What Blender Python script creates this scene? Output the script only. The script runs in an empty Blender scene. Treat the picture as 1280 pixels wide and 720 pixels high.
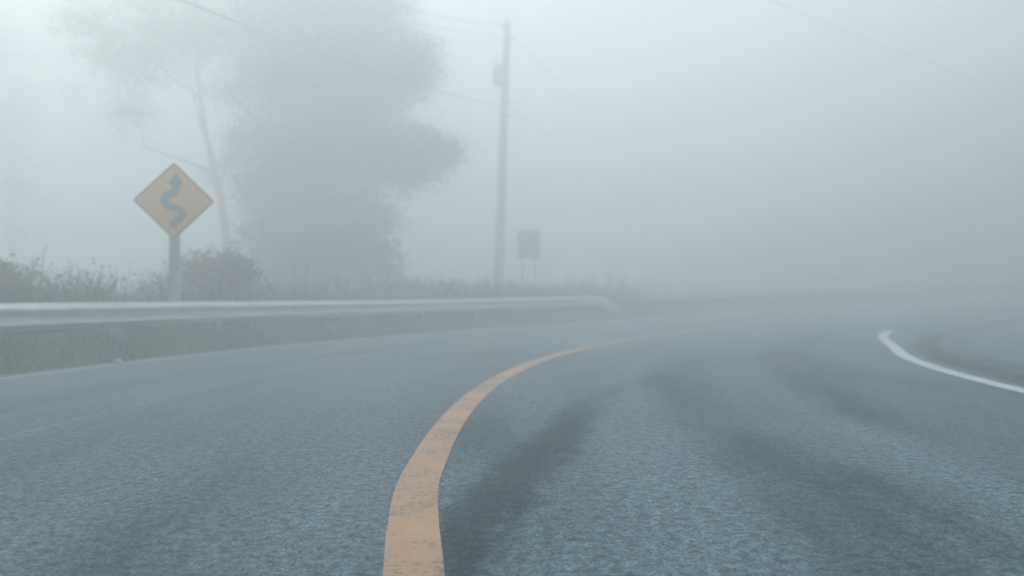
import bpy, math, random
import numpy as np
from mathutils import Vector

random.seed(7)
RNG = np.random.default_rng(7)
PI = math.pi
scene = bpy.context.scene
COL = scene.collection
R = math.radians

# ---------------------------------------------------------------- tunables
FOG_DENSITY = 0.058
FOG_COLOR = (0.915, 0.936, 0.932, 1)
FOG_G = 0.58
SUN_ELEV, SUN_AZ = 36.0, -29.0        # azimuth from +Y towards +X
SUN_STRENGTH = 1.5
SKY_STRENGTH = 0.13
EXPOSURE = 1.58

# ---------------------------------------------------------------- helpers
def tag(o, label=None, cat=None, group=None, kind=None):
    if label: o['label'] = label
    if cat: o['category'] = cat
    if group: o['group'] = group
    if kind: o['kind'] = kind
    return o

def empty(name, loc=(0, 0, 0), rz=0.0):
    o = bpy.data.objects.new(name, None)
    COL.objects.link(o)
    o.location = loc
    o.rotation_euler = (0, 0, rz)
    o.empty_display_size = 0.2
    return o

def link_mesh(name, verts, faces, mat, parent=None, smooth=False, uvs=None):
    me = bpy.data.meshes.new(name)
    if isinstance(verts, np.ndarray): verts = verts.tolist()
    if isinstance(faces, np.ndarray): faces = faces.tolist()
    me.from_pydata(verts, [], faces)
    if uvs is not None:
        lay = me.uv_layers.new(name='UVMap')
        li = np.empty(len(me.loops), dtype=np.int32)
        me.loops.foreach_get('vertex_index', li)
        lay.data.foreach_set('uv', np.asarray(uvs, dtype=np.float32)[li].ravel())
    if smooth:
        me.polygons.foreach_set('use_smooth', [True] * len(me.polygons))
    me.materials.append(mat)
    me.update()
    o = bpy.data.objects.new(name, me)
    COL.objects.link(o)
    if parent is not None: o.parent = parent
    return o

class MB:
    """collects plain shapes into one mesh"""
    def __init__(self): self.v, self.f = [], []
    def box(self, c, s, rz=0.0, tilt=None, bev=0.0):
        n = len(self.v)
        cx, cy, cz = c
        hx, hy, hz = s[0] / 2, s[1] / 2, s[2] / 2
        ca, sa = math.cos(rz), math.sin(rz)
        b = min(bev, hx * .9, hy * .9, hz * .9)
        if b <= 0:
            pts = [(x, y, z) for z in (-hz, hz) for (x, y) in ((-hx, -hy), (hx, -hy), (hx, hy), (-hx, hy))]
            for x, y, z in pts: self.v.append((cx + x * ca - y * sa, cy + x * sa + y * ca, cz + z))
            for q in ((3, 2, 1, 0), (4, 5, 6, 7), (0, 1, 5, 4), (1, 2, 6, 5), (2, 3, 7, 6), (3, 0, 4, 7)):
                self.f.append([n + i for i in q])
        else:
            rings = [(-hz, b), (-hz + b, 0), (hz - b, 0), (hz, b)]
            for z, ins in rings:
                x, y = hx - ins, hy - ins
                c8 = [(-x + b, -y), (x - b, -y), (x, -y + b), (x, y - b), (x - b, y), (-x + b, y), (-x, y - b), (-x, -y + b)]
                for px, py in c8: self.v.append((cx + px * ca - py * sa, cy + px * sa + py * ca, cz + z))
            self.f.append([n + i for i in range(7, -1, -1)])
            for k in range(3):
                for i in range(8):
                    j = (i + 1) % 8
                    self.f.append([n + k * 8 + i, n + k * 8 + j, n + (k + 1) * 8 + j, n + (k + 1) * 8 + i])
            self.f.append([n + 24 + i for i in range(8)])
        return self
    def tube(self, pts, radii, seg=8, caps=True):
        pts = [Vector(p) for p in pts]
        if not hasattr(radii, '__len__'): radii = [radii] * len(pts)
        n0 = len(self.v)
        ref = None
        for i, p in enumerate(pts):
            d = (pts[min(i + 1, len(pts) - 1)] - pts[max(i - 1, 0)]).normalized()
            if ref is None:
                ref = Vector((1, 0, 0)) if abs(d.x) < .8 else Vector((0, 1, 0))
            a = (ref - d * ref.dot(d)).normalized()
            ref = a
            b = d.cross(a)
            for k in range(seg):
                t = 2 * PI * k / seg
                q = p + (a * math.cos(t) + b * math.sin(t)) * radii[i]
                self.v.append(tuple(q))
        for i in range(len(pts) - 1):
            for k in range(seg):
                j = (k + 1) % seg
                self.f.append([n0 + i * seg + k, n0 + i * seg + j, n0 + (i + 1) * seg + j, n0 + (i + 1) * seg + k])
        if caps:
            self.f.append([n0 + k for k in range(seg - 1, -1, -1)])
            self.f.append([n0 + (len(pts) - 1) * seg + k for k in range(seg)])
        return self
    def lathe(self, c, prof, seg=14):
        """prof: list of (radius, z) from bottom to top"""
        n0 = len(self.v)
        for r, z in prof:
            for k in range(seg):
                t = 2 * PI * k / seg
                self.v.append((c[0] + r * math.cos(t), c[1] + r * math.sin(t), c[2] + z))
        for i in range(len(prof) - 1):
            for k in range(seg):
                j = (k + 1) % seg
                self.f.append([n0 + i * seg + k, n0 + i * seg + j, n0 + (i + 1) * seg + j, n0 + (i + 1) * seg + k])
        self.f.append([n0 + k for k in range(seg - 1, -1, -1)])
        self.f.append([n0 + (len(prof) - 1) * seg + k for k in range(seg)])
        return self
    def plate(self, outline, y0, y1):
        """closed outline in x,z (counter-clockwise seen from -Y), extruded from y0 (front) to y1"""
        n = len(self.v); m = len(outline)
        for x, z in outline: self.v.append((x, y0, z))
        for x, z in outline: self.v.append((x, y1, z))
        self.f.append([n + i for i in range(m)])
        self.f.append([n + m + i for i in range(m - 1, -1, -1)])
        for i in range(m):
            j = (i + 1) % m
            self.f.append([n + j, n + i, n + m + i, n + m + j])
        return self
    def build(self, name, mat, parent=None, smooth=False):
        return link_mesh(name, self.v, self.f, mat, parent, smooth)

# ---------------------------------------------------------------- materials
def new_mat(name):
    m = bpy.data.materials.new(name)
    m.use_nodes = True
    nt = m.node_tree
    b = nt.nodes['Principled BSDF']
    return m, nt, b

def N(nt, t, **kw):
    n = nt.nodes.new(t)
    for k, v in kw.items():
        if k in n.inputs: n.inputs[k].default_value = v
        else: setattr(n, k, v)
    return n

def ramp(nt, fac, stops, interp='LINEAR'):
    r = nt.nodes.new('ShaderNodeValToRGB')
    r.color_ramp.interpolation = interp
    el = r.color_ramp.elements
    while len(el) < len(stops): el.new(0.5)
    for e, (p, c) in zip(el, stops):
        e.position = p
        e.color = (*c, 1) if len(c) == 3 else c
    nt.links.new(fac, r.inputs['Fac'])
    return r

def math_node(nt, op, a, b=None, clamp=False):
    n = nt.nodes.new('ShaderNodeMath'); n.operation = op; n.use_clamp = clamp
    for i, x in enumerate((a, b)):
        if x is None: continue
        if isinstance(x, (int, float)): n.inputs[i].default_value = x
        else: nt.links.new(x, n.inputs[i])
    return n.outputs[0]

def mix_color(nt, fac, a, b, blend='MIX'):
    n = nt.nodes.new('ShaderNodeMix'); n.data_type = 'RGBA'; n.blend_type = blend
    for s, x in ((n.inputs['Factor'], fac), (n.inputs[6], a), (n.inputs[7], b)):
        if isinstance(x, (int, float)): s.default_value = x
        elif isinstance(x, tuple): s.default_value = (*x, 1) if len(x) == 3 else x
        else: nt.links.new(x, s)
    return n.outputs[2]

def noise_mat(name, c1, c2, scale=4.0, rough=0.8, detail=6.0, bump=0.0, bscale=None, spec=0.4, metallic=0.0, stretch=None):
    m, nt, b = new_mat(name)
    tc = N(nt, 'ShaderNodeTexCoord')
    vec = tc.outputs['Object']
    if stretch:
        mp = N(nt, 'ShaderNodeMapping'); mp.inputs['Scale'].default_value = stretch
        nt.links.new(vec, mp.inputs['Vector']); vec = mp.outputs[0]
    ns = N(nt, 'ShaderNodeTexNoise', Scale=scale, Detail=detail)
    nt.links.new(vec, ns.inputs['Vector'])
    cr = ramp(nt, ns.outputs['Fac'], [(.3, c1), (.7, c2)])
    nt.links.new(cr.outputs[0], b.inputs['Base Color'])
    b.inputs['Roughness'].default_value = rough
    b.inputs['Specular IOR Level'].default_value = spec
    b.inputs['Metallic'].default_value = metallic
    if bump > 0:
        n2 = N(nt, 'ShaderNodeTexNoise', Scale=bscale or scale * 4, Detail=4.0)
        nt.links.new(vec, n2.inputs['Vector'])
        bp = N(nt, 'ShaderNodeBump', Strength=bump, Distance=0.02)
        nt.links.new(n2.outputs['Fac'], bp.inputs['Height'])
        nt.links.new(bp.outputs[0], b.inputs['Normal'])
    return m

def leaf_mat(name, c1, c2, scale=1.2):
    m, nt, b = new_mat(name)
    g = N(nt, 'ShaderNodeNewGeometry')
    ns = N(nt, 'ShaderNodeTexNoise', Scale=scale, Detail=3.0)
    nt.links.new(g.outputs['Position'], ns.inputs['Vector'])
    mixf = math_node(nt, 'ADD', math_node(nt, 'MULTIPLY', g.outputs['Random Per Island'], .6), math_node(nt, 'MULTIPLY', ns.outputs['Fac'], .5))
    cr = ramp(nt, mixf, [(.25, c1), (.85, c2)])
    nt.links.new(cr.outputs[0], b.inputs['Base Color'])
    b.inputs['Roughness'].default_value = .6
    b.inputs['Specular IOR Level'].default_value = .3
    tr = N(nt, 'ShaderNodeBsdfTranslucent')
    nt.links.new(cr.outputs[0], tr.inputs['Color'])
    mx = N(nt, 'ShaderNodeMixShader', Fac=.3)
    nt.links.new(b.outputs[0], mx.inputs[1]); nt.links.new(tr.outputs[0], mx.inputs[2])
    nt.links.new(mx.outputs[0], nt.nodes['Material Output'].inputs['Surface'])
    return m

def asphalt_mat():
    m, nt, b = new_mat('wet_asphalt')
    uv = N(nt, 'ShaderNodeUVMap')
    sep = N(nt, 'ShaderNodeSeparateXYZ')
    nt.links.new(uv.outputs[0], sep.inputs[0])
    u, v = sep.outputs[0], sep.outputs[1]
    geo = N(nt, 'ShaderNodeNewGeometry')
    def noise(scale, detail, vec, rough=.5):
        n = N(nt, 'ShaderNodeTexNoise', Scale=scale, Detail=detail, Roughness=rough)
        nt.links.new(vec, n.inputs['Vector']); return n.outputs['Fac']
    # stretched coordinates along the direction of travel
    mp = N(nt, 'ShaderNodeMapping'); mp.inputs['Scale'].default_value = (.22, 1.5, 1)
    nt.links.new(uv.outputs[0], mp.inputs['Vector'])
    streak = noise(1.0, 5.0, mp.outputs[0], .55)
    mp2 = N(nt, 'ShaderNodeMapping'); mp2.inputs['Scale'].default_value = (.5, .9, 1); mp2.inputs['Location'].default_value = (3.1, 1.7, 0)
    nt.links.new(uv.outputs[0], mp2.inputs['Vector'])
    patch = noise(.8, 4.0, mp2.outputs[0], .55)
    wob = math_node(nt, 'MULTIPLY', math_node(nt, 'SUBTRACT', noise(.35, 2.0, uv.outputs[0]), .5), .55)
    ragged = math_node(nt, 'MULTIPLY', math_node(nt, 'SUBTRACT', noise(5.0, 5.0, uv.outputs[0], .7), .5), .5)
    def band(v0, slope, half, soft, amt, u0=None, u1=None, su=2.0):
        """soft track along v = v0 + slope*u"""
        c = math_node(nt, 'ADD', math_node(nt, 'MULTIPLY', u, slope), v0)
        d = math_node(nt, 'ABSOLUTE', math_node(nt, 'ADD', math_node(nt, 'SUBTRACT', v, c), math_node(nt, 'ADD', math_node(nt, 'MULTIPLY', wob, .35), ragged)))
        mr = N(nt, 'ShaderNodeMapRange'); mr.interpolation_type = 'SMOOTHERSTEP'
        nt.links.new(d, mr.inputs[0])
        mr.inputs[1].default_value = half; mr.inputs[2].default_value = half + soft
        mr.inputs[3].default_value = amt; mr.inputs[4].default_value = 0
        out = mr.outputs[0]
        if u0 is not None:
            for (a, bb) in ((u0 - su, u0), (u1 + su, u1)):
                q = N(nt, 'ShaderNodeMapRange'); q.interpolation_type = 'SMOOTHSTEP'
                nt.links.new(u, q.inputs[0]); q.inputs[1].default_value = a; q.inputs[2].default_value = bb
                out = math_node(nt, 'MULTIPLY', out, q.outputs[0])
        return out
    # wet tyre tracks (dark, smoother) and drier strips between them (paler)
    dark = BANDS_DARK
    pale = BANDS_PALE
    def total(L):
        s = None
        for a in L:
            x = band(*a)
            s = x if s is None else math_node(nt, 'ADD', s, x)
        return s
    wet = total(dark); dry = total(pale)
    tone = math_node(nt, 'ADD', math_node(nt, 'MULTIPLY', math_node(nt, 'SUBTRACT', streak, .5), 1.0),
                     math_node(nt, 'MULTIPLY', math_node(nt, 'SUBTRACT', patch, .5), .9))
    tone = math_node(nt, 'ADD', math_node(nt, 'SUBTRACT', tone, wet), dry)
    tone = math_node(nt, 'ADD', tone, .5, True)
    # aggregate
    vo = N(nt, 'ShaderNodeTexVoronoi', Scale=115.0); vo.feature = 'F1'
    nt.links.new(geo.outputs['Position'], vo.inputs['Vector'])
    fine = noise(60.0, 5.0, geo.outputs['Position'], .7)
    mid = noise(22.0, 6.0, geo.outputs['Position'], .65)
    speck = ramp(nt, vo.outputs['Color'], [(.0, (.10, .10, .10)), (.28, (.65, .65, .65)), (.65, (1.15, 1.15, 1.15)), (1., (1.75, 1.75, 1.75))])
    base = ramp(nt, tone, [(0., (.014, .036, .048)), (.42, (.128, .182, .202)), (1., (.195, .260, .284))])
    c = mix_color(nt, .9, base.outputs[0], speck.outputs[0], 'MULTIPLY')
    g2 = ramp(nt, mid, [(.32, (.18, .18, .18)), (.46, (.9, .9, .9)), (.68, (1.6, 1.6, 1.6))])
    c = mix_color(nt, .85, c, g2.outputs[0], 'MULTIPLY')
    nt.links.new(c, b.inputs['Base Color'])
    rg = ramp(nt, tone, [(0., (.72, .72, .72)), (.6, (.78, .78, .78)), (1., (.86, .86, .86))])
    nt.links.new(math_node(nt, 'ADD', rg.outputs[0], math_node(nt, 'MULTIPLY', math_node(nt, 'SUBTRACT', mid, .5), .3)), b.inputs['Roughness'])
    b.inputs['Specular IOR Level'].default_value = .2
    h = math_node(nt, 'ADD', math_node(nt, 'MULTIPLY', vo.outputs['Distance'], -.9), math_node(nt, 'ADD', fine, math_node(nt, 'MULTIPLY', mid, 1.2)))
    bp = N(nt, 'ShaderNodeBump', Strength=.75, Distance=.006)
    nt.links.new(h, bp.inputs['Height']); nt.links.new(bp.outputs[0], b.inputs['Normal'])
    return m

def paint_mat(name, col, worn, amount=.5):
    m, nt, b = new_mat(name)
    geo = N(nt, 'ShaderNodeNewGeometry')
    def noise(scale, detail, rough=.6):
        n = N(nt, 'ShaderNodeTexNoise', Scale=scale, Detail=detail, Roughness=rough)
        nt.links.new(geo.outputs['Position'], n.inputs['Vector']); return n.outputs['Fac']
    big = noise(2.3, 5.0); small = noise(38.0, 6.0, .75); tiny = noise(150.0, 4.0)
    s = math_node(nt, 'ADD', math_node(nt, 'MULTIPLY', small, .62), math_node(nt, 'MULTIPLY', big, .38))
    chip = ramp(nt, s, [(amount - .05, (1, 1, 1)), (amount + .03, (0, 0, 0))])
    shade = ramp(nt, big, [(.3, tuple(x * .84 for x in col)), (.7, tuple(min(.8, x * 1.08) for x in col))])
    c = mix_color(nt, chip.outputs[0], shade.outputs[0], worn)
    gr = ramp(nt, tiny, [(.3, (.78, .78, .78)), (.7, (1.1, 1.1, 1.1))])
    c = mix_color(nt, .7, c, gr.outputs[0], 'MULTIPLY')
    nt.links.new(c, b.inputs['Base Color'])
    b.inputs['Roughness'].default_value = .6
    bp = N(nt, 'ShaderNodeBump', Strength=.5, Distance=.004)
    nt.links.new(math_node(nt, 'ADD', small, tiny), bp.inputs['Height']); nt.links.new(bp.outputs[0], b.inputs['Normal'])
    return m

# tracks: (v0, slope, half width, softness, strength, u0, u1, fade)  v = radius from the bend's centre, u = metres along the road
BANDS_DARK = [
    (27.45, -.20, .06, .20, .34, -3, 3.0, 3),
    (26.45, -.05, .08, .34, .20, -6, 6.0, 5),
    (25.95, .0, .05, .30, .16, -8, 1.0, 3),
    (25.05, .0, .12, .45, .20, -8, 30, 5),
    (23.05, .0, .10, .16, .50, -8, 40, 3),
    (22.55, .0, .08, .12, .30, -8, 40, 3),
    (31.0, .0, .2, .6, .14, -8, 30, 5),
    (29.9, .0, .3, .7, .16, -8, 1.5, 4),
]
BANDS_PALE = [
    (26.95, -.03, .10, .28, .14, -8, 5, 4),
    (25.75, .0, .10, .3, .14, -8, 12, 4),
    (29.4, .0, .2, .5, .08, -8, 12, 4),
    (30.42, .0, .02, .06, .40, -8, 8, 5),
    (26.75, .0, .015, .05, .3, 3, 9, 3),
    (22.2, .0, .2, .3, .2, -8, 40, 3),
]

M = {}
M['asphalt'] = asphalt_mat()
M['yellow_paint'] = paint_mat('yellow_road_paint', (.56, .325, .175), (.11, .12, .12), .45)
M['white_paint'] = paint_mat('white_road_paint', (.72, .72, .72), (.18, .18, .18), .40)
M['faded_paint'] = paint_mat('faded_white_road_paint', (.66, .66, .65), (.12, .12, .12), .44)
M['soil'] = noise_mat('grassy_soil', (.012, .060, .025), (.028, .095, .040), 3.0, .95, 8, .6, 30)
M['grass'] = leaf_mat('grass_blades', (.012, .075, .030), (.034, .130, .052), .9)
M['weed'] = leaf_mat('weed_leaves', (.022, .056, .036), (.050, .095, .058), 1.1)
M['weed_pale'] = leaf_mat('pale_weed_stalks', (.05, .065, .04), (.10, .11, .07), 1.1)
M['bush'] = leaf_mat('bush_leaves', (.014, .040, .028), (.036, .070, .044), 1.2)
M['crown'] = leaf_mat('tree_leaves', (.024, .050, .034), (.056, .088, .056), .7)
M['crown_thin'] = leaf_mat('thin_tree_leaves', (.028, .045, .028), (.06, .08, .045), .7)
M['bark'] = noise_mat('bark', (.045, .040, .034), (.105, .095, .08), 6, .9, 6, .7, 18, stretch=(1, 1, .25))
M['wood'] = noise_mat('weathered_pole_wood', (.10, .095, .09), (.18, .17, .16), 5, .85, 6, .4, 22, stretch=(1, 1, .08))
M['post_wood'] = noise_mat('weathered_post_timber', (.30, .275, .25), (.50, .45, .41), 7, .85, 6, .4, 22, stretch=(1, 1, .1))
M['galv'] = noise_mat('galvanised_steel', (.52, .53, .54), (.70, .71, .72), 9, .40, 7, .12, 40, .5, .2, stretch=(.3, .3, 3))
M['galv_dull'] = noise_mat('dull_galvanised_steel', (.16, .165, .17), (.30, .30, .30), 8, .6, 6, .2, 30, .5, .3)
M['sign_orange'] = noise_mat('amber_sign_sheeting', (.80, .31, .004), (.80, .36, .01), 2.5, .45, 5)
M['sign_black'] = noise_mat('black_sign_ink', (.012, .014, .018), (.02, .022, .027), 6, .5)
M['sign_back'] = noise_mat('bare_aluminium_sign_back', (.28, .285, .29), (.38, .385, .39), 5, .55, 5, 0, None, .4, .3)
M['steel_grey'] = noise_mat('grey_painted_steel', (.13, .14, .145), (.20, .205, .21), 6, .5, 5, .1)
M['cable'] = noise_mat('black_cable', (.02, .02, .022), (.035, .035, .038), 20, .6)
M['porcelain'] = noise_mat('brown_porcelain', (.06, .035, .025), (.09, .05, .035), 8, .3)
M['stone'] = noise_mat('pale_stone', (.42, .34, .30), (.58, .50, .46), 30, .85, 6, .5, 60)
M['hill'] = noise_mat('wooded_slope_soil', (.012, .022, .016), (.034, .048, .030), .5, .95, 10, .9, 2.0)

# ---------------------------------------------------------------- the bend
CX, CY, RAD = 27.6, 4.5, 28.0
ARC = PI / 2 * RAD

def path(u, r):
    """u metres along the centre line (0 where the bend begins), r = distance from the bend's centre"""
    if u < 0: return (CX - r, CY + u)
    if u > ARC: return (CX + (u - ARC), CY + r)
    t = u / RAD
    return (CX - r * math.cos(t), CY + r * math.sin(t))

def rise(u):
    """the road climbs a little as it goes into the fog"""
    t = max(0.0, u - 10.0)
    return min(.0011 * t * t, .9)

def unpath(x, y):
    if y < CY: return (y - CY, CX - x)
    if x > CX: return (ARC + x - CX, y - CY)
    dx, dy = CX - x, y - CY
    return (RAD * math.atan2(dy, dx), math.hypot(dx, dy))

def smooth(a, b, x):
    t = min(1, max(0, (x - a) / (b - a)))
    return t * t * (3 - 2 * t)

VERGE_TOP = .36
def ground_z(x, y):
    u, r = unpath(x, y)
    z = rise(u) - .06
    if r > 32.95:
        z += (VERGE_TOP + .06) * smooth(32.95, 33.95, r) + .10 * smooth(34.5, 37, r)
        z += .05 * math.sin(x * .9 + 1.3) * math.sin(y * .7) * smooth(33.6, 36, r)
        if x < -6: z -= 1.4 * smooth(38, 60, r)
    if r < 21.2:
        d = 21.2 - r
        z += .06 * smooth(0, .4, d) + 18 * smooth(.2, 9.5, d)  # inner slope out of view, raised tall and steep to shade the right-hand fog
        z += smooth(1, 5, d) * .5 * (math.sin(x * .8) * math.cos(y * .9 + 1) + .5 * math.sin(x * 2.1 + y * 1.3))
    if x > 6 and r > 36:                       # a wooded bank beyond the bend on the right
        k = smooth(4, 55, x) * smooth(36, 74, r)
        z += 21 * k + 1.2 * k * (math.sin(x * .5) * math.cos(y * .45))
    return z

def strip(r0, r1, u0, u1, dz, nr=1, du=.35, skirt=0.0):
    us = np.arange(u0, u1 + du * .5, du)
    rs = np.linspace(r0, r1, nr + 1)
    V, F, UV = [], [], []
    rows = len(rs)
    for u in us:
        for k, r in enumerate(rs):
            x, y = path(u, r)
            V.append((x, y, rise(u) + dz)); UV.append((u, r))
    for i in range(len(us) - 1):
        for k in range(rows - 1):
            a = i * rows + k
            F.append((a, a + rows, a + rows + 1, a + 1))
    if skirt:
        for k in (0, rows - 1):
            n = len(V)
            for i, u in enumerate(us):
                x, y, z = V[i * rows + k]
                V.append((x, y, z - skirt)); UV.append(UV[i * rows + k])
            for i in range(len(us) - 1):
                a, b_ = i * rows + k, (i + 1) * rows + k
                q = (a, b_, n + i + 1, n + i)
                F.append(q if k else q[::-1])
    return V, F, UV

# ground: one sheet, fine near the road and coarse towards the horizon
def axis(lo, hi, step, far):
    a = list(np.arange(lo, hi + 1e-6, step))
    s, x = step, hi
    while x < far:
        s *= 1.25; x += s; a.append(min(x, far))
    s, x = step, lo
    while x > -far:
        s *= 1.25; x -= s; a.insert(0, max(x, -far))
    return a
xs, ys = axis(-16, 30, .4, 240), axis(-6, 42, .4, 240)
GV = [(x, y, ground_z(x, y)) for y in ys for x in xs]
nx = len(xs)
GF = [(j * nx + i, j * nx + i + 1, (j + 1) * nx + i + 1, (j + 1) * nx + i) for j in range(len(ys) - 1) for i in range(nx - 1)]
tag(link_mesh('ground', GV, GF, M['soil'], smooth=True), 'grassy ground of the verges and slopes around the bend', 'ground', kind='structure')

V, F, UV = strip(21.45, 33.0, -28, 110, 0.0, nr=16, skirt=.12)
tag(link_mesh('road', V, F, M['asphalt'], uvs=UV), 'damp dark asphalt road bending to the right into fog', 'road', kind='structure')

def line(name, r, w, u0, u1, mat, label, jag=.0015):
    us = np.arange(u0, u1, .12)
    V, F = [], []
    for i, u in enumerate(us):
        for s in (-1, 1):
            x, y = path(u, r(u) + s * (w / 2 + random.uniform(-jag, jag)))
            V.append((x, y, rise(u) + .004))
    for i in range(len(us) - 1):
        F.append((2 * i, 2 * i + 2, 2 * i + 3, 2 * i + 1))
    return tag(link_mesh(name, V, F, mat), label, 'road marking', kind='structure')

line('yellow_line', lambda u: 28.0 - .22 * smooth(-.5, -3.3, u), .176, -28, 110, M['yellow_paint'], 'worn yellow line painted along the middle of the road', .0015)
line('white_line', lambda u: 23.5 + .75 * smooth(10.5, 19.0, u), .175, -28, 17.9, M['white_paint'], 'white line painted along the inner edge of the bend')
line('edge_line', lambda u: 32.72, .06, -28, 110, M['faded_paint'], 'thin faded white line along the grass verge')

# ---------------------------------------------------------------- leaves
def quads(C, D, U, ln, wd):
    """diamond leaves at C, along D, width along U"""
    n = len(C)
    P = np.empty((n, 4, 3))
    P[:, 0] = C - D * ln[:, None] * .5
    P[:, 1] = C + U * wd[:, None] * .5
    P[:, 2] = C + D * ln[:, None] * .5
    P[:, 3] = C - U * wd[:, None] * .5
    return P.reshape(-1, 3), np.arange(n * 4).reshape(n, 4)

def rand_dirs(n):
    a = RNG.normal(size=(n, 3))
    return a / np.linalg.norm(a, axis=1)[:, None]

def leaf_cloud(lobes, n, size, clump=.5, fill=.55, per=26):
    """lobes: (x,y,z,r,weight). Leaves are gathered in small sprays spread through each lobe."""
    w = np.array([l[3] ** 2 * l[4] for l in lobes]); w = w / w.sum()
    Cs = []
    ncl = max(1, n // per)
    idx = RNG.choice(len(lobes), size=ncl, p=w)
    L = np.array([l[:4] for l in lobes])
    d = rand_dirs(ncl)
    rad = RNG.random(ncl) ** fill
    rad = rad * (1 + .22 * np.sin(d[:, 0] * 7 + idx) * np.cos(d[:, 2] * 6 + idx * 1.7))
    cl = L[idx, :3] + d * (L[idx, 3] * rad)[:, None] * np.array([1, 1, .85])
    spread = clump * RNG.uniform(.5, 1.3, ncl)
    C = np.repeat(cl, per, axis=0) + RNG.normal(size=(ncl * per, 3)) * np.repeat(spread, per)[:, None] * np.array([.5, .5, .34])
    m = len(C)
    D = rand_dirs(m); D[:, 2] -= .25
    D /= np.linalg.norm(D, axis=1)[:, None]
    U = np.cross(D, rand_dirs(m)); U /= np.linalg.norm(U, axis=1)[:, None] + 1e-9
    ln = size * RNG.uniform(.6, 1.4, m)
    return quads(C, D, U, ln, ln * RNG.uniform(.4, .7, m))

def limb(mb, a, b, r0, r1, wob=.12, n=6, seg=7):
    a, b = Vector(a), Vector(b)
    L = (b - a).length
    pts, rs = [], []
    for i in range(n + 1):
        t = i / n
        p = a.lerp(b, t)
        if 0 < i < n: p += Vector((random.uniform(-1, 1), random.uniform(-1, 1), random.uniform(-.4, .4))) * wob * L * .25
        pts.append(p); rs.append(r0 + (r1 - r0) * t)
    mb.tube(pts, rs, seg)
    return pts

def tree(name, base, trunk_pts, trunk_r, limbs, lobes, n, size, mat, label, clump=.5, fill=.55, group=None, k=1.0):
    """all coordinates in metres relative to the tree's foot"""
    z = ground_z(base[0], base[1]) - .12
    root = tag(empty(name, (base[0], base[1], z)), label, 'tree', group)
    trunk_pts = [tuple(Vector(p) * k) for p in trunk_pts]; trunk_r = [q * k for q in trunk_r]
    limbs = [(Vector(a) * k, Vector(b) * k, r0 * k, r1 * k) for a, b, r0, r1 in limbs]
    t = MB(); t.tube(trunk_pts, trunk_r, 10); t.build('trunk', M['bark'], root, True)
    for a, b, r0, r1 in limbs:
        l = MB(); pts = limb(l, a, b, r0, r1)
        for q in range(3):
            kk = random.randint(2, len(pts) - 1)
            d = Vector((random.uniform(-1, 1), random.uniform(-1, 1), random.uniform(.1, 1))) * random.uniform(.5, 1.1)
            limb(l, pts[kk], pts[kk] + d, max(.012, r1 * .9), .006, .2, 4, 5)
        l.build('limb', M['bark'], root, True)
    v, f = leaf_cloud(lobes, n, size, clump, fill)
    link_mesh('crown', v, f, mat, root)
    return root

EYE = .78
FPX = 1100.0
def at(px, py, Y):
    """rough world point of a feature of the photograph at depth Y, used for measuring only"""
    return (640 and (px - 640) / FPX * Y, Y, EYE + (372 - py) / FPX * Y)

# big dense tree behind the rail
BX, BY = -7.5, 33.0
DT = 11.5
def rel(px, py, Y, bx, by, bz):
    p = at(px, py, Y); return (p[0] - bx, p[1] - by, p[2] - bz)
bz = ground_z(BX, BY)
def lob(px, py, rpx, Y, w=1.0, B=None):
    B = B or (BX, BY, bz)
    Y = Y + DT
    p = rel(px, py, Y, *B); return (*p, rpx / FPX * Y, w)
lobes = [lob(420, 80, 95, 22, 1.0), lob(350, 110, 60, 21, 1.0), lob(485, 80, 62, 21.5, 1.2), lob(520, 192, 50, 21, 1.5), lob(562, 185, 17, 20.6, 1.5),
         lob(455, 180, 72, 22, 1.1), lob(375, 200, 72, 21.5, 1.2), lob(425, 262, 62, 21, 1.2), lob(350, 270, 50, 21.5, 1.3),
         lob(330, 40, 60, 22.5, .9), lob(250, 30, 55, 22, .32), lob(170, 40, 60, 22, .26), lob(480, 15, 42, 22, .8), lob(400, -30, 90, 22, .9), lob(300, -60, 90, 22.5, .7),
         lob(110, 30, 40, 22.3, .2), lob(420, 130, 90, 24, 1.0), lob(470, 275, 26, 20.8, 1.0), lob(312, 170, 32, 21.4, 1.2), lob(330, 230, 40, 21.4, 1.2), lob(180, 100, 40, 22.4, .18), lob(515, 70, 40, 21.8, 1.2)]
tree('broadleaf_tree', (BX, BY), [(0, 0, 0), (.06, 0, 1.5), (-.12, .12, 3.2), (.12, .12, 5.3), (.25, 0, 7.8), (.12, 0, 10.3)], [.50, .40, .35, .30, .20, .06],
     [((0, .05, 2.8), (2.9, -.3, 4.6), .15, .03), ((.1, .1, 4.5), (2.5, .2, 7.5), .14, .03), ((0, .1, 3.8), (-2.8, .2, 7.3), .15, .03),
      ((.15, 0, 6.3), (1.1, .9, 10.0), .12, .03), ((-.05, .1, 3.0), (-2.0, -.6, 4.5), .10, .02)],
     lobes, 220000, .095, M['crown'], 'large dense leafy tree rising behind the guardrail left of the utility pole', .62, .48, k=1.22)

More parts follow.
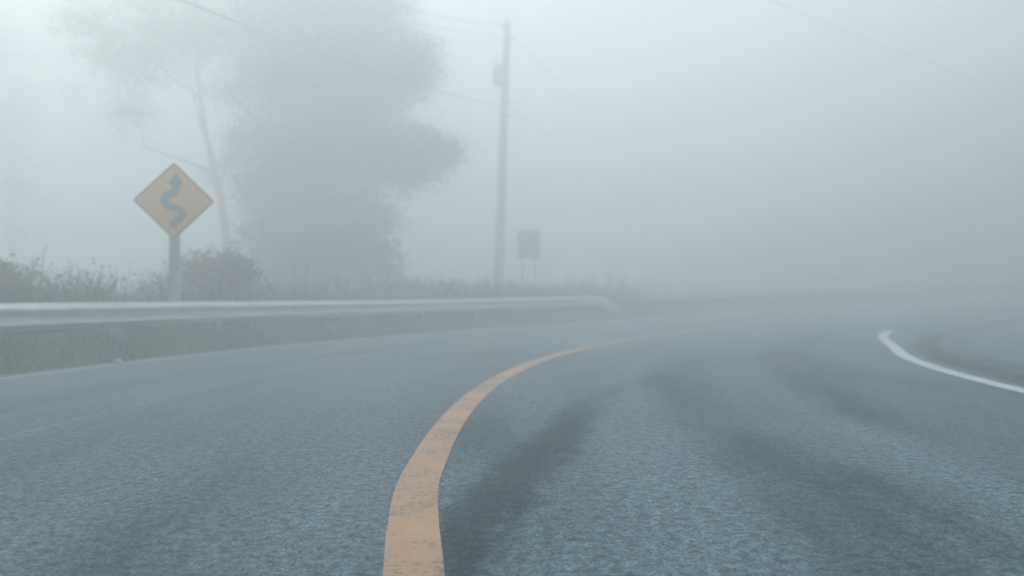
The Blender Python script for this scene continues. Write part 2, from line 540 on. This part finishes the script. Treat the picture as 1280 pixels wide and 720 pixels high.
# thin, airy tree to its left
TX, TY = -12.6, 37.0
DT = 10.5
tz = ground_z(TX, TY); TB = (TX, TY, tz)
def tl(px, py, rpx, Y, w=1.0): return lob(px, py, rpx, Y, w, TB)
lobes = [tl(190, 60, 55, 26, .8), tl(240, 40, 60, 27, .9), tl(140, 75, 42, 26, .8), tl(165, 135, 34, 26, .8), tl(285, 110, 45, 26.5, .9), tl(290, 195, 26, 26, 1.0),
         tl(110, 30, 50, 26.5, .6), tl(262, 215, 18, 26.3, .7), tl(150, 165, 16, 26.4, .5), tl(200, -20, 90, 26.5, .8), tl(90, 110, 22, 26.5, .5), tl(310, 60, 50, 27, .8)]
def tp(px, py, Y=37.0): return rel(px, py, Y, *TB)
tree('thin_tree', (TX, TY), [(.55, 0, 0), tp(284, 300), tp(276, 245), tp(266, 205), tp(254, 150), tp(246, 90), tp(250, 20)], [.24, .19, .16, .14, .10, .07, .03],
     [(tp(268, 212), tp(172, 178), .075, .02), (tp(262, 190), tp(236, 95), .07, .02), (tp(272, 232), tp(300, 150), .06, .02), (tp(250, 120), tp(160, 50), .06, .015), (tp(180, 180), tp(160, 110), .035, .012)],
     lobes, 36000, .09, M['crown_thin'], 'thin leaning tree with a bare slender trunk and airy crown behind the diamond sign', .45, .7)

# faint tree at the left
FX, FY = -29.0, 51.0
DT = 0.0
fz = ground_z(FX, FY); FB = (FX, FY, fz)
def fl(px, py, rpx, w=1.0): return lob(px, py, rpx, FY, w, FB)
tree('faint_tree', (FX, FY), [(0, 0, 0), (.1, 0, 3), (-.1, .1, 6.5), (.05, 0, 10)], [.3, .24, .16, .05],
     [((0, 0, 4), (1.2, .2, 6.5), .1, .03), ((0, 0, 5.5), (-1.4, 0, 8), .1, .03)],
     [fl(15, 130, 40, 1), fl(0, 200, 42, 1), fl(28, 240, 28, .8), fl(-30, 150, 50, 1), fl(20, 290, 25, .8), fl(-20, 60, 60, 1)],
     14000, .17, M['crown'], 'faint tree fading into the fog past the guardrail, far left of the diamond sign', .6, .6)

# ---------------------------------------------------------------- bushes
def bush(x, y, w, d, h, n, size, label, mat, name='bush'):
    z = ground_z(x, y) - .05
    root = tag(empty(name, (x, y, z)), label, 'bush')
    lobes = []
    for k in range(9):
        a = random.uniform(0, 2 * PI); q = random.random() ** .5
        lobes.append((math.cos(a) * q * w * .36, math.sin(a) * q * d * .36, h * random.uniform(.28, .72), min(w, h) * random.uniform(.22, .34), 1))
    v, f = leaf_cloud(lobes, n, size, .22, .6)
    v[:, 2] = np.maximum(v[:, 2], .02)
    link_mesh('foliage', v, f, mat, root)
    for k in range(5):
        s = MB()
        a = random.uniform(0, 2 * PI)
        limb(s, (random.uniform(-.1, .1), random.uniform(-.1, .1), -.05), (math.cos(a) * w * .33, math.sin(a) * d * .3, h * random.uniform(.6, 1.0)), .022, .006, .2, 5, 5)
        s.build('stem', M['bark'], root, True)
    return root

def bush_px(px, Y, wpx, toppx, d, n, size, label, mat):
    x = (px - 640) / FPX * Y
    top = EYE + (372 - toppx) / FPX * Y
    return bush(x, Y, wpx / FPX * Y, d, top - ground_z(x, Y) + .05, n, size, label, mat)
bush_px(4, 12.6, 95, 322, 1.0, 11000, .05, 'dark green bush behind the guardrail at the left edge of the view', M['bush'])
bush_px(272, 16.5, 105, 309, 1.4, 13000, .055, 'low rounded bush behind the guardrail just right of the diamond sign', M['bush'])
bush_px(352, 30.0, 130, 262, 2.0, 28000, .08, 'tall thicket at the foot of the dense tree, on its sign side', M['bush'])
bush_px(438, 30.5, 130, 255, 2.0, 28000, .08, 'tall thicket at the foot of the dense tree, on its pole side', M['bush'])
bush_px(398, 29.5, 110, 268, 2.0, 24000, .08, 'middle thicket hiding the trunk of the dense tree', M['bush'])
bush_px(505, 32.0, 60, 335, 1.6, 7000, .07, 'small spreading bush between the dense tree and the utility pole', M['bush'])
bush_px(588, 35.5, 70, 348, 1.6, 8000, .07, 'low bush huddled at the foot of the utility pole', M['bush'])
bush_px(735, 50.0, 90, 353, 2.0, 3500, .14, 'faint low bush in fog past the rectangular sign', M['bush'])

# ---------------------------------------------------------------- grass and undergrowth (nobody could count them)
def blades(rlo, rhi, ulo, uhi, n, hmin, hmax, w, lean=.35, pw=1.0):
    u = RNG.uniform(ulo, uhi, n) ; r = rlo + (rhi - rlo) * RNG.random(n) ** pw
    P = np.array([path(a, b) for a, b in zip(u, r)])
    z = np.array([ground_z(x, y) for x, y in P]) - .01
    h = RNG.uniform(hmin, hmax, n) * (1 + .35 * np.sin(P[:, 0] * 2.3 + P[:, 1] * 1.7))
    a = RNG.uniform(0, 2 * PI, n)
    wv = np.stack([np.cos(a), np.sin(a), np.zeros(n)], 1) * (w * RNG.uniform(.6, 1.4, n))[:, None]
    b = RNG.uniform(0, 2 * PI, n); k = h * RNG.uniform(.1, lean * 2, n)
    B = np.column_stack([P, z])
    mid = B + np.stack([np.cos(b) * k * .35, np.sin(b) * k * .35, h * .6], 1)
    tip = B + np.stack([np.cos(b) * k, np.sin(b) * k, h], 1)
    V = np.empty((n, 5, 3)); V[:, 0] = B - wv * .5; V[:, 1] = B + wv * .5; V[:, 2] = mid + wv * .35; V[:, 3] = tip; V[:, 4] = mid - wv * .35
    return V.reshape(-1, 3), np.arange(n * 5).reshape(n, 5)

v1, f1 = blades(33.02, 35.2, -8, 34, 90000, .035, .10, .009)
tag(link_mesh('grass', v1, f1, M['grass']), 'mown green grass on the verge under the guardrail', 'grass', kind='stuff')
v1, f1 = blades(34.0, 38.0, -6, 23, 26000, .25, .70, .012, .3)
# leafy weeds
nW = 1100
uW = RNG.uniform(-4, 24, nW); rW = RNG.uniform(34.3, 37.6, nW)
PW = np.array([path(a, b) for a, b in zip(uW, rW)])
hW = .55 + .30 * np.sin(uW * 1.1 + .5) * np.sin(uW * .37) + RNG.uniform(-.2, .3, nW)
LC = []
for (x, y), h in zip(PW, hW):
    z = ground_z(x, y); k = 34
    t = RNG.random(k) ** .8
    LC.append(np.column_stack([x + RNG.normal(size=k) * .13 * (1.2 - .6 * t), y + RNG.normal(size=k) * .13 * (1.2 - .6 * t), z + t * max(h, .25)]))
C = np.vstack(LC); m = len(C)
D = rand_dirs(m); D[:, 2] = np.abs(D[:, 2]) * .7; D /= np.linalg.norm(D, axis=1)[:, None]
U = np.cross(D, rand_dirs(m)); U /= np.linalg.norm(U, axis=1)[:, None] + 1e-9
ln = RNG.uniform(.04, .10, m)
v2, f2 = quads(C, D, U, ln, ln * .4)
tag(link_mesh('undergrowth', np.vstack([v1, v2]), f1.tolist() + (f2 + len(v1)).tolist(), M['weed']), 'tangled weeds and tall grass growing behind the guardrail', 'undergrowth', kind='stuff')
# tall dry stalks among the weeds
st = MB()
sv, sf = [], []
for k in range(120):
    u, r = random.uniform(-3, 26), random.uniform(34.3, 37)
    x, y = path(u, r); z = ground_z(x, y)
    h = random.uniform(.7, 1.15)
    lx, ly = random.uniform(-.12, .12), random.uniform(-.12, .12)
    top = (x + lx, y + ly, z + h)
    st.tube([(x, y, z), (x + lx * .4, y + ly * .4, z + h * .55), top], [.007, .006, .003], 4)
    for q in range(random.randint(3, 6)):
        t = random.uniform(.5, 1)
        p = Vector((x + lx * t, y + ly * t, z + h * t))
        st.tube([p, p + Vector((random.uniform(-.1, .1), random.uniform(-.1, .1), random.uniform(.03, .13)))], [.005, .002], 3)
tag(st.build('weed_stalks', M['weed_pale']), 'thin dry weed stalks standing above the undergrowth', 'weeds', kind='stuff')

# wooded cover of the unseen inner shading slope and the far slope on the right
hv = []
for k in range(5200):
    for _ in range(20):
        x, y = random.uniform(6, 75), random.uniform(-5, 85)
        u, r = unpath(x, y)
        if (4 < r < 20.6) or (r > 40 and x > 16): break
    z = ground_z(x, y)
    s = random.uniform(.25, .7)
    n = 14
    c = np.array([x, y, z + s * .5]) + RNG.normal(size=(n, 3)) * s * .5
    hv.append(c)
C = np.vstack(hv); m = len(C)
D = rand_dirs(m); U = np.cross(D, rand_dirs(m)); U /= np.linalg.norm(U, axis=1)[:, None] + 1e-9
ln = RNG.uniform(.18, .4, m)
v, f = quads(C, D, U, ln, ln * .55)
tag(link_mesh('slope_vegetation', v, f, M['bush']), 'dark scrub covering the slopes beside the bend', 'scrub', kind='stuff')

# ---------------------------------------------------------------- guardrail
RAIL_R = 33.55
rail = tag(empty('guardrail', (*path(4, RAIL_R), rise(4) + VERGE_TOP)), 'long galvanised corrugated steel guardrail curving along the grass verge', 'guardrail')
inv = -Vector(rail.location)
def raise_pts(vs): return [tuple(Vector(p) + inv) for p in vs]
# corrugated profile: (towards the road, height over road)
def w_profile():
    pts = []
    for i in range(25):
        t = i / 24
        z = .408 + .325 * t
        d = .078 * (0.5 - 0.5 * math.cos(2 * PI * 2 * t)) ** .85
        pts.append((d, z))
    return pts
PROF = w_profile()
def rail_top(u): return rise(u) - .008 - .40 * smooth(20.3, 21.6, u)
def beam(u0, u1):
    us = np.arange(u0, u1 + .01, .3175)
    V, F = [], []
    m_ = len(PROF)
    for s in (0, 1):
        for u in us:
            for d, z in PROF:
                r = RAIL_R - d - .10 + s * .003
                x, y = path(u, r); V.append((x, y, z + rail_top(u)))
    n1 = len(us) * m_
    for i in range(len(us) - 1):
        for k in range(m_ - 1):
            a = i * m_ + k
            F.append((a, a + 1, a + m_ + 1, a + m_))
            F.append((n1 + a, n1 + a + m_, n1 + a + m_ + 1, n1 + a + 1))
        for k in (0, m_ - 1):
            a = i * m_ + k
            F.append((a, a + m_, n1 + a + m_, n1 + a))
    return V, F
PANEL = 3.81
u = -9.2
first = True
while u < 18.5:
    V, F = beam(u, u + PANEL + .0)
    V = raise_pts(V)
    link_mesh('rail_beam', V, F, M['galv'], rail, True)
    # overlapped splice plate and its bolts
    u += PANEL
u = -9.2
k = 0
while u < 18.5:
    x, y = path(u, RAIL_R + .10)
    ang = 0 if u < 0 else -u / RAD
    z0 = ground_z(x, y)
    p = MB()
    ca, sa = math.cos(ang), math.sin(ang)
    top = rail_top(u) + .70
    h = top - z0 + .5
    cz = top - h / 2
    for (ox, sx, sy) in ((-.075, .008, .10), (.075, .008, .10), (0, .142, .006)):
        p.box((x + ox * ca, y + ox * sa, cz), (sx, sy, h), ang)
    p.v = raise_pts(p.v)
    p.build('post', M['galv_dull'], rail)
    bx_, by_ = path(u, RAIL_R - .025)
    b = MB(); b.box((bx_, by_, rail_top(u) + .57), (.11, .14, .34), ang, bev=.006)
    b.v = raise_pts(b.v); b.build('offset_block', M['wood'], rail)
    # button head bolt in the valley of the beam
    px_, py_ = path(u, RAIL_R - .10 - .004); qx, qy = path(u, RAIL_R - .10 - .030)
    c = MB(); c.tube([(px_, py_, rail_top(u) + .571), ((px_ + qx) / 2, (py_ + qy) / 2, rail_top(u) + .571), (qx, qy, rail_top(u) + .571)], [.026, .024, .012], 10)
    c.v = raise_pts(c.v); c.build('bolt', M['galv'], rail, True)
    if k % 2 == 0:
        for du_ in (-.11, .11):
            for zz in (.455, .53, .612, .688):
                s = MB()
                t = (zz - .415) / .312
                d = .078 * (0.5 - 0.5 * math.cos(4 * PI * t)) ** .85
                ax, ay = path(u + du_, RAIL_R - .10 - d + .002); ex, ey = path(u + du_, RAIL_R - .10 - d - .016)
                s.tube([(ax, ay, zz + rail_top(u)), (ex, ey, zz + rail_top(u))], [.014, .009], 8)
                s.v = raise_pts(s.v); s.build('splice_bolt', M['galv'], rail)
    u += PANEL / 2
    k += 1

# rounded buffer closing the far end of the beam
eu = u - PANEL / 2 + .01
et = MB()
ex0, ey0 = path(eu + .02, RAIL_R - .02)
n0 = 0
for zz in (.40, .74):
    for i in range(11):
        a = PI * i / 10
        q = path(eu + .17 * math.sin(a), RAIL_R - .02 - .14 * math.cos(a))
        et.v.append((q[0], q[1], zz + rail_top(eu)))
        q = path(eu + .165 * math.sin(a), RAIL_R - .02 - .135 * math.cos(a))
        et.v.append((q[0], q[1], zz + rail_top(eu)))
for i in range(10):
    a, b = 2 * i, 22 + 2 * i
    et.f += [[a, a + 2, b + 2, b], [a + 3, a + 1, b + 1, b + 3], [a + 1, a + 3, a + 2, a], [b, b + 2, b + 3, b + 1]]
et.v = raise_pts(et.v); et.build('end_buffer', M['galv'], rail, True)

# ---------------------------------------------------------------- diamond warning sign
SY = 13.75
SX = (218 - 640) / FPX * SY
SZ = EYE + (372 - 251.5) / FPX * SY
HD = 48.5 / FPX * SY                     # half diagonal
sg = ground_z(SX, SY)
yaw = math.atan2(-SX, SY) * .55
sign = tag(empty('warning_sign', (SX, SY, sg), yaw), 'amber diamond warning sign with a black winding arrow on a post behind the guardrail', 'road sign')
CZ = SZ - sg
def diamond(h, rad, cz):
    pts = []
    s2 = math.sqrt(2)
    for q in range(4):
        a0 = -PI / 2 + q * PI / 2
        cx_, cz_ = math.cos(a0) * (h - rad * s2), math.sin(a0) * (h - rad * s2)
        for i in range(7):
            a = a0 - PI / 4 + PI / 2 * i / 6
            pts.append((cx_ + math.cos(a) * rad, cz + cz_ + math.sin(a) * rad))
    return pts
pl = MB(); pl.plate(diamond(HD, .045, CZ), -.075, -.071); pl.build('sign_plate', M['sign_orange'], sign)
# black border: a flat ring proud of the face
oo, ii = diamond(HD - .010, .038, CZ), diamond(HD - .042, .026, CZ)
bd = MB(); nO = len(oo)
for x, z in oo: bd.v.append((x, -.0775, z))
for x, z in ii: bd.v.append((x, -.0775, z))
for x, z in oo: bd.v.append((x, -.0752, z))
for x, z in ii: bd.v.append((x, -.0752, z))
for i in range(nO):
    j = (i + 1) % nO
    bd.f += [[i, j, nO + j, nO + i], [2 * nO + j, 2 * nO + i, 3 * nO + i, 3 * nO + j], [j, i, 2 * nO + i, 2 * nO + j], [nO + i, nO + j, 3 * nO + j, 3 * nO + i]]
bd.build('border', M['sign_black'], sign)
# the winding arrow, centre line measured on the photograph, as a ribbon of even width
S = HD / 48.5
raw = [(217, 284), (218.5, 277), (224, 271.5), (227.5, 266), (225, 260.5), (217, 257.5), (209.5, 254), (207.5, 248), (210.5, 242), (217.5, 238.5), (220, 233), (220, 226)]
ctrl = [Vector(((a - 218) * S, 0, CZ - (b_ - 249) * S)) for a, b_ in raw]
sm = []
for i in range(len(ctrl) - 1):
    p0, p1, p2, p3 = ctrl[max(0, i - 1)], ctrl[i], ctrl[i + 1], ctrl[min(len(ctrl) - 1, i + 2)]
    for q in range(6):
        t = q / 6
        sm.append(.5 * ((2 * p1) + (p2 - p0) * t + (2 * p0 - 5 * p1 + 4 * p2 - p3) * t * t + (3 * p1 - p0 - 3 * p2 + p3) * t ** 3))
sm.append(ctrl[-1])
hw = 4.7 * S
ar = MB()
Lp, Rp = [], []
for i, p in enumerate(sm):
    d = (sm[min(i + 1, len(sm) - 1)] - sm[max(i - 1, 0)]).normalized()
    nrm = Vector((-d.z, 0, d.x))
    Lp.append(p + nrm * hw); Rp.append(p - nrm * hw)
n_ = len(sm)
for yy in (-.0778, -.0752):
    for p in Lp: ar.v.append((p.x, yy, p.z))
    for p in Rp: ar.v.append((p.x, yy, p.z))
for i in range(n_ - 1):
    ar.f += [[i, n_ + i, n_ + i + 1, i + 1], [i, i + 1, 2 * n_ + i + 1, 2 * n_ + i], [n_ + i + 1, n_ + i, 3 * n_ + i, 3 * n_ + i + 1]]
ar.f += [[0, 2 * n_, 3 * n_, n_]]
tip = [(220 - 218, 213), (220 - 218 + 9, 228.5), (220 - 218 - 9, 228.5)]
ar.plate([(x * S, CZ - (y - 249) * S) for x, y in (tip[0], tip[2], tip[1])], -.0782, -.0752)
ar.build('arrow_symbol', M['sign_black'], sign)
# timber post, planted and reaching up behind the plate
ps = MB(); ps.box((0, 0, (CZ + HD * .55) / 2 - .2), (.155, .12, CZ + HD * .55 + .4), 0, bev=.012); ps.build('post', M['post_wood'], sign)
for dz in (-.28, .2):
    br = MB(); br.box((0, -.066, CZ + dz), (.5 - abs(dz) * .4, .010, .05)); br.build('bracket', M['galv_dull'], sign)
for dz in (-.42, .40):
    bt = MB(); bt.tube([(0, -.0745, CZ + dz), (0, -.081, CZ + dz)], [.016, .012], 8); bt.build('bolt', M['galv_dull'], sign)

# ---------------------------------------------------------------- rectangular sign in the fog
QY = 31.0
QX = (661 - 640) / FPX * QY
qg = ground_z(QX, QY)
rs_ = tag(empty('rectangular_sign', (QX, QY, qg), R(-6)), 'dull grey upright rectangular road sign on two thin posts right of the utility pole', 'road sign')
QC = EYE + (372 - 306) / FPX * QY - qg
def rrect(w, h, rad, cz):
    pts = []
    for (sx, sz, a0) in ((1, -1, -PI / 2), (1, 1, 0), (-1, 1, PI / 2), (-1, -1, PI)):
        for i in range(5):
            a = a0 + PI / 2 * i / 4
            pts.append((sx * (w / 2 - rad) + math.cos(a) * rad, cz + sz * (h / 2 - rad) + math.sin(a) * rad))
    return pts
q = MB(); q.plate(rrect(.80, 1.0, .05, QC), -.02, -.016); q.build('sign_plate', M['sign_back'], rs_)
for dz in (-.22, .22):
    q = MB(); q.box((0, -.030, QC + dz), (.66, .018, .05)); q.build('stiffener', M['galv_dull'], rs_)
for sx in (-.22, .22):
    q = MB(); q.box((sx, .01, (QC + .42) / 2 - .15), (.05, .045, QC + .42 + .3), 0, bev=.006); q.build('post', M['galv_dull'], rs_)

# ---------------------------------------------------------------- utility poles and wires
def pole(x, y, lean, rz, label, h=9.6, transformer=True):
    z = ground_z(x, y)
    root = tag(empty('utility_pole', (x, y, z), rz), label, 'utility pole', 'wooden utility poles beside the road')
    p = MB(); p.tube([(0, 0, -.4), (lean * .3, 0, h * .3), (lean * .65, 0, h * .65), (lean, 0, h)], [.215, .20, .175, .15], 14)
    p.build('pole', M['wood'], root, True)
    for sx, dz in ((-1, .32), (1, .92)):
        a = MB(); a.tube([(lean * .97, 0, h - dz), (lean * .97 + sx * .2, 0, h - dz + .02), (lean * .97 + sx * .24, 0, h - dz + .08)], .022, 8)
        ar_ = a.build('side_bracket', M['galv_dull'], root, True)
        i = MB(); i.lathe((lean * .97 + sx * .24, 0, h - dz + .07), [(.02, 0), (.02, .05), (.055, .06), (.06, .09), (.035, .11), (.05, .13), (.045, .17), (.02, .19)])
        i.build('insulator', M['porcelain'], ar_, True)
    b = MB(); b.lathe((lean, 0, h), [(.02, -.02), (.02, .1), (.05, .11), (.055, .15), (.03, .17), (.04, .2), (.015, .22)]); b.build('insulator', M['porcelain'], root, True)
    if transformer:
        t = MB(); t.lathe((lean * .72 - .30, -.05, h - 2.8), [(.12, 0), (.19, .03), (.20, .08), (.20, .74), (.21, .75), (.21, .79), (.15, .86), (.05, .88)], 18)
        tr = t.build('transformer', M['steel_grey'], root, True)
        for sx in (-.08, .08):
            bu = MB(); bu.lathe((lean * .72 - .30 + sx, -.05, h - 1.95), [(.03, 0), (.05, .03), (.03, .06), (.05, .09), (.02, .14), (.012, .2)], 10)
            bu.build('bushing', M['porcelain'], tr, True)
        for dz in (2.3, 2.6):
            k = MB(); k.box((lean * .8 - .16, -.05, h - dz), (.22, .06, .06)); k.build('bracket', M['galv_dull'], root)
    for dz in (3.5, 4.1):
        cab = MB(); cab.box((lean * .65 + .28, -.05, h - dz), (.34, .05, .07)); cab.build('cable_bracket', M['galv_dull'], root)
    return root, (x, y, z)

P1 = ((622.5 - 640) / FPX * 38.0, 38.0)
P0 = (-16.5, 2.0)
P2 = (10.9, 72.0)
P3 = (28.5, 42.0)
PH = 12.0
p1, g1 = pole(*P1, .40, 0, 'tall wooden utility pole with a transformer standing beyond the guardrail', PH)
p2, g2 = pole(*P2, .1, R(-20), 'very faint utility pole deep in the fog, right of the rectangular sign', PH, False)
p0, g0 = pole(*P0, 0, R(30), 'wooden utility pole standing beside the verge, left of the guardrail', PH, False)
p3, g3 = pole(*P3, 0, R(40), 'wooden utility pole on the outer side of the bend, right of the road', 9.5, False)

def wire(a, b, sag, r, label):
    a, b = Vector(a), Vector(b)
    pts = [a.lerp(b, i / 40) - Vector((0, 0, 4 * sag * (i / 40) * (1 - i / 40))) for i in range(41)]
    m_ = MB(); m_.tube(pts, r, 6)
    o = m_.build('power_line', M['cable'], None, True)
    return tag(o, label, 'wire', 'overhead wires between the poles')
h1 = g1[2] + PH; h0 = g0[2] + PH; h2 = g2[2] + PH; h3 = g3[2] + 9.5
def end(g, rz, ox, z): return (g[0] + ox * math.cos(rz) , g[1] + ox * math.sin(rz), z)
wire((g1[0] + .15, g1[1], h1 - .10), end(g0, R(30), -.24, h0 - 1.4), 2.1, .012, 'upper thin wire from the top of the near pole over the dense tree')
wire((g1[0] + .62, g1[1], h1 - .68), end(g0, R(30), .24, h0 - 2.0), 1.95, .012, 'second thin wire, just below the topmost, from the near pole over the dense tree')
wire((g1[0] + .2, g1[1] - .2, 9.0), end(g0, 0, .1, 9.0), 1.1, .021, 'thick low cable crossing in front of the dense tree at the upper left')
wire((g1[0] + .15, g1[1], h1 - .10), end(g2, R(-20), -.24, h2 - .2), .8, .012, 'faint topmost wire between the two poles seen in the fog')
wire((g1[0] + .62, g1[1], h1 - .68), end(g2, R(-20), .24, h2 - .8), .8, .012, 'faint middle wire between the two poles seen in the fog')
wire((g1[0] + .5, g1[1], 9.0), end(g2, 0, 0, h2 - 3.4), .8, .016, 'faint lowest cable between the two poles seen in the fog')
wire(end(g0, R(40), .3, 9.6), end(g3, R(40), 0, h3 - 1.6), 1.0, .006, 'lone faint wire crossing high above the road at the upper right')

# ---------------------------------------------------------------- stone at the road edge
KX, KY = (148 - 640) / FPX * 10.35, 10.35
vs, fs = [], []
for i in range(7):
    for k in range(10):
        t, p = PI * i / 6, 2 * PI * k / 10
        q = 1 + .2 * math.sin(3 * p + i) + random.uniform(-.1, .1)
        vs.append((.055 * q * math.sin(t) * math.cos(p), .05 * q * math.sin(t) * math.sin(p), .032 * math.cos(t) * (1 + random.uniform(-.1, .1))))
for i in range(6):
    for k in range(10):
        j = (k + 1) % 10
        fs.append((i * 10 + k, (i + 1) * 10 + k, (i + 1) * 10 + j, i * 10 + j))
ku, kr = unpath(KX, KY)
st_ = link_mesh('stone', vs, fs, M['stone'])
st_.location = (KX, KY, rise(ku) + .03)
tag(st_, 'small pale stone lying on the road edge below the guardrail', 'stone')

# ---------------------------------------------------------------- haze, sky, sun
hz = MB(); hz.box((0, 0, 16.5), (500, 500, 39.0))
hm = bpy.data.materials.new('fog'); hm.use_nodes = True
hn = hm.node_tree
hn.nodes.remove(hn.nodes['Principled BSDF'])
pv = hn.nodes.new('ShaderNodeVolumePrincipled')
pv.inputs['Color'].default_value = FOG_COLOR
pv.inputs['Density'].default_value = FOG_DENSITY
pv.inputs['Anisotropy'].default_value = FOG_G
hn.links.new(pv.outputs[0], hn.nodes['Material Output'].inputs['Volume'])
tag(hz.build('haze', hm), 'thick pale fog filling the air', 'fog', kind='stuff')

w = bpy.data.worlds.new('World'); scene.world = w; w.use_nodes = True
wn = w.node_tree
sky = wn.nodes.new('ShaderNodeTexSky'); sky.sky_type = 'NISHITA'; sky.sun_disc = False
sky.sun_elevation = R(SUN_ELEV); sky.sun_rotation = R(SUN_AZ)
sky.air_density = 1.2; sky.dust_density = 2.8; sky.ozone_density = 1.9
wn.links.new(sky.outputs[0], wn.nodes['Background'].inputs['Color'])
wn.nodes['Background'].inputs['Strength'].default_value = SKY_STRENGTH

sd = bpy.data.lights.new('sun', 'SUN'); sd.energy = SUN_STRENGTH; sd.angle = R(15); sd.color = (1.0, .975, .92)
so = bpy.data.objects.new('sun', sd); COL.objects.link(so)
dirv = Vector((math.sin(R(SUN_AZ)) * math.cos(R(SUN_ELEV)), math.cos(R(SUN_AZ)) * math.cos(R(SUN_ELEV)), math.sin(R(SUN_ELEV))))
so.rotation_euler = dirv.to_track_quat('Z', 'Y').to_euler()
so.location = dirv * 60

# ---------------------------------------------------------------- camera
cd = bpy.data.cameras.new('camera'); cd.sensor_width = 36.0; cd.lens = 36.0 * FPX / 1280
cd.clip_start = .05; cd.clip_end = 2000
co = bpy.data.objects.new('camera', cd); COL.objects.link(co)
co.location = (0, 0, EYE)
co.rotation_euler = (R(90) + math.atan(12 / FPX), 0, 0)
cd.dof.use_dof = True; cd.dof.focus_distance = 3.4; cd.dof.aperture_fstop = 1.8
scene.camera = co

scene.view_settings.view_transform = 'Standard'
scene.view_settings.look = 'None'
scene.view_settings.exposure = EXPOSURE
scene.view_settings.gamma = 1.0
scene.view_settings.use_curve_mapping = False
scene.render.engine = 'CYCLES'
cy = scene.cycles
cy.use_denoising = True
cy.max_bounces = 16; cy.diffuse_bounces = 4; cy.glossy_bounces = 3; cy.transmission_bounces = 4
cy.transparent_max_bounces = 6; cy.volume_bounces = 10
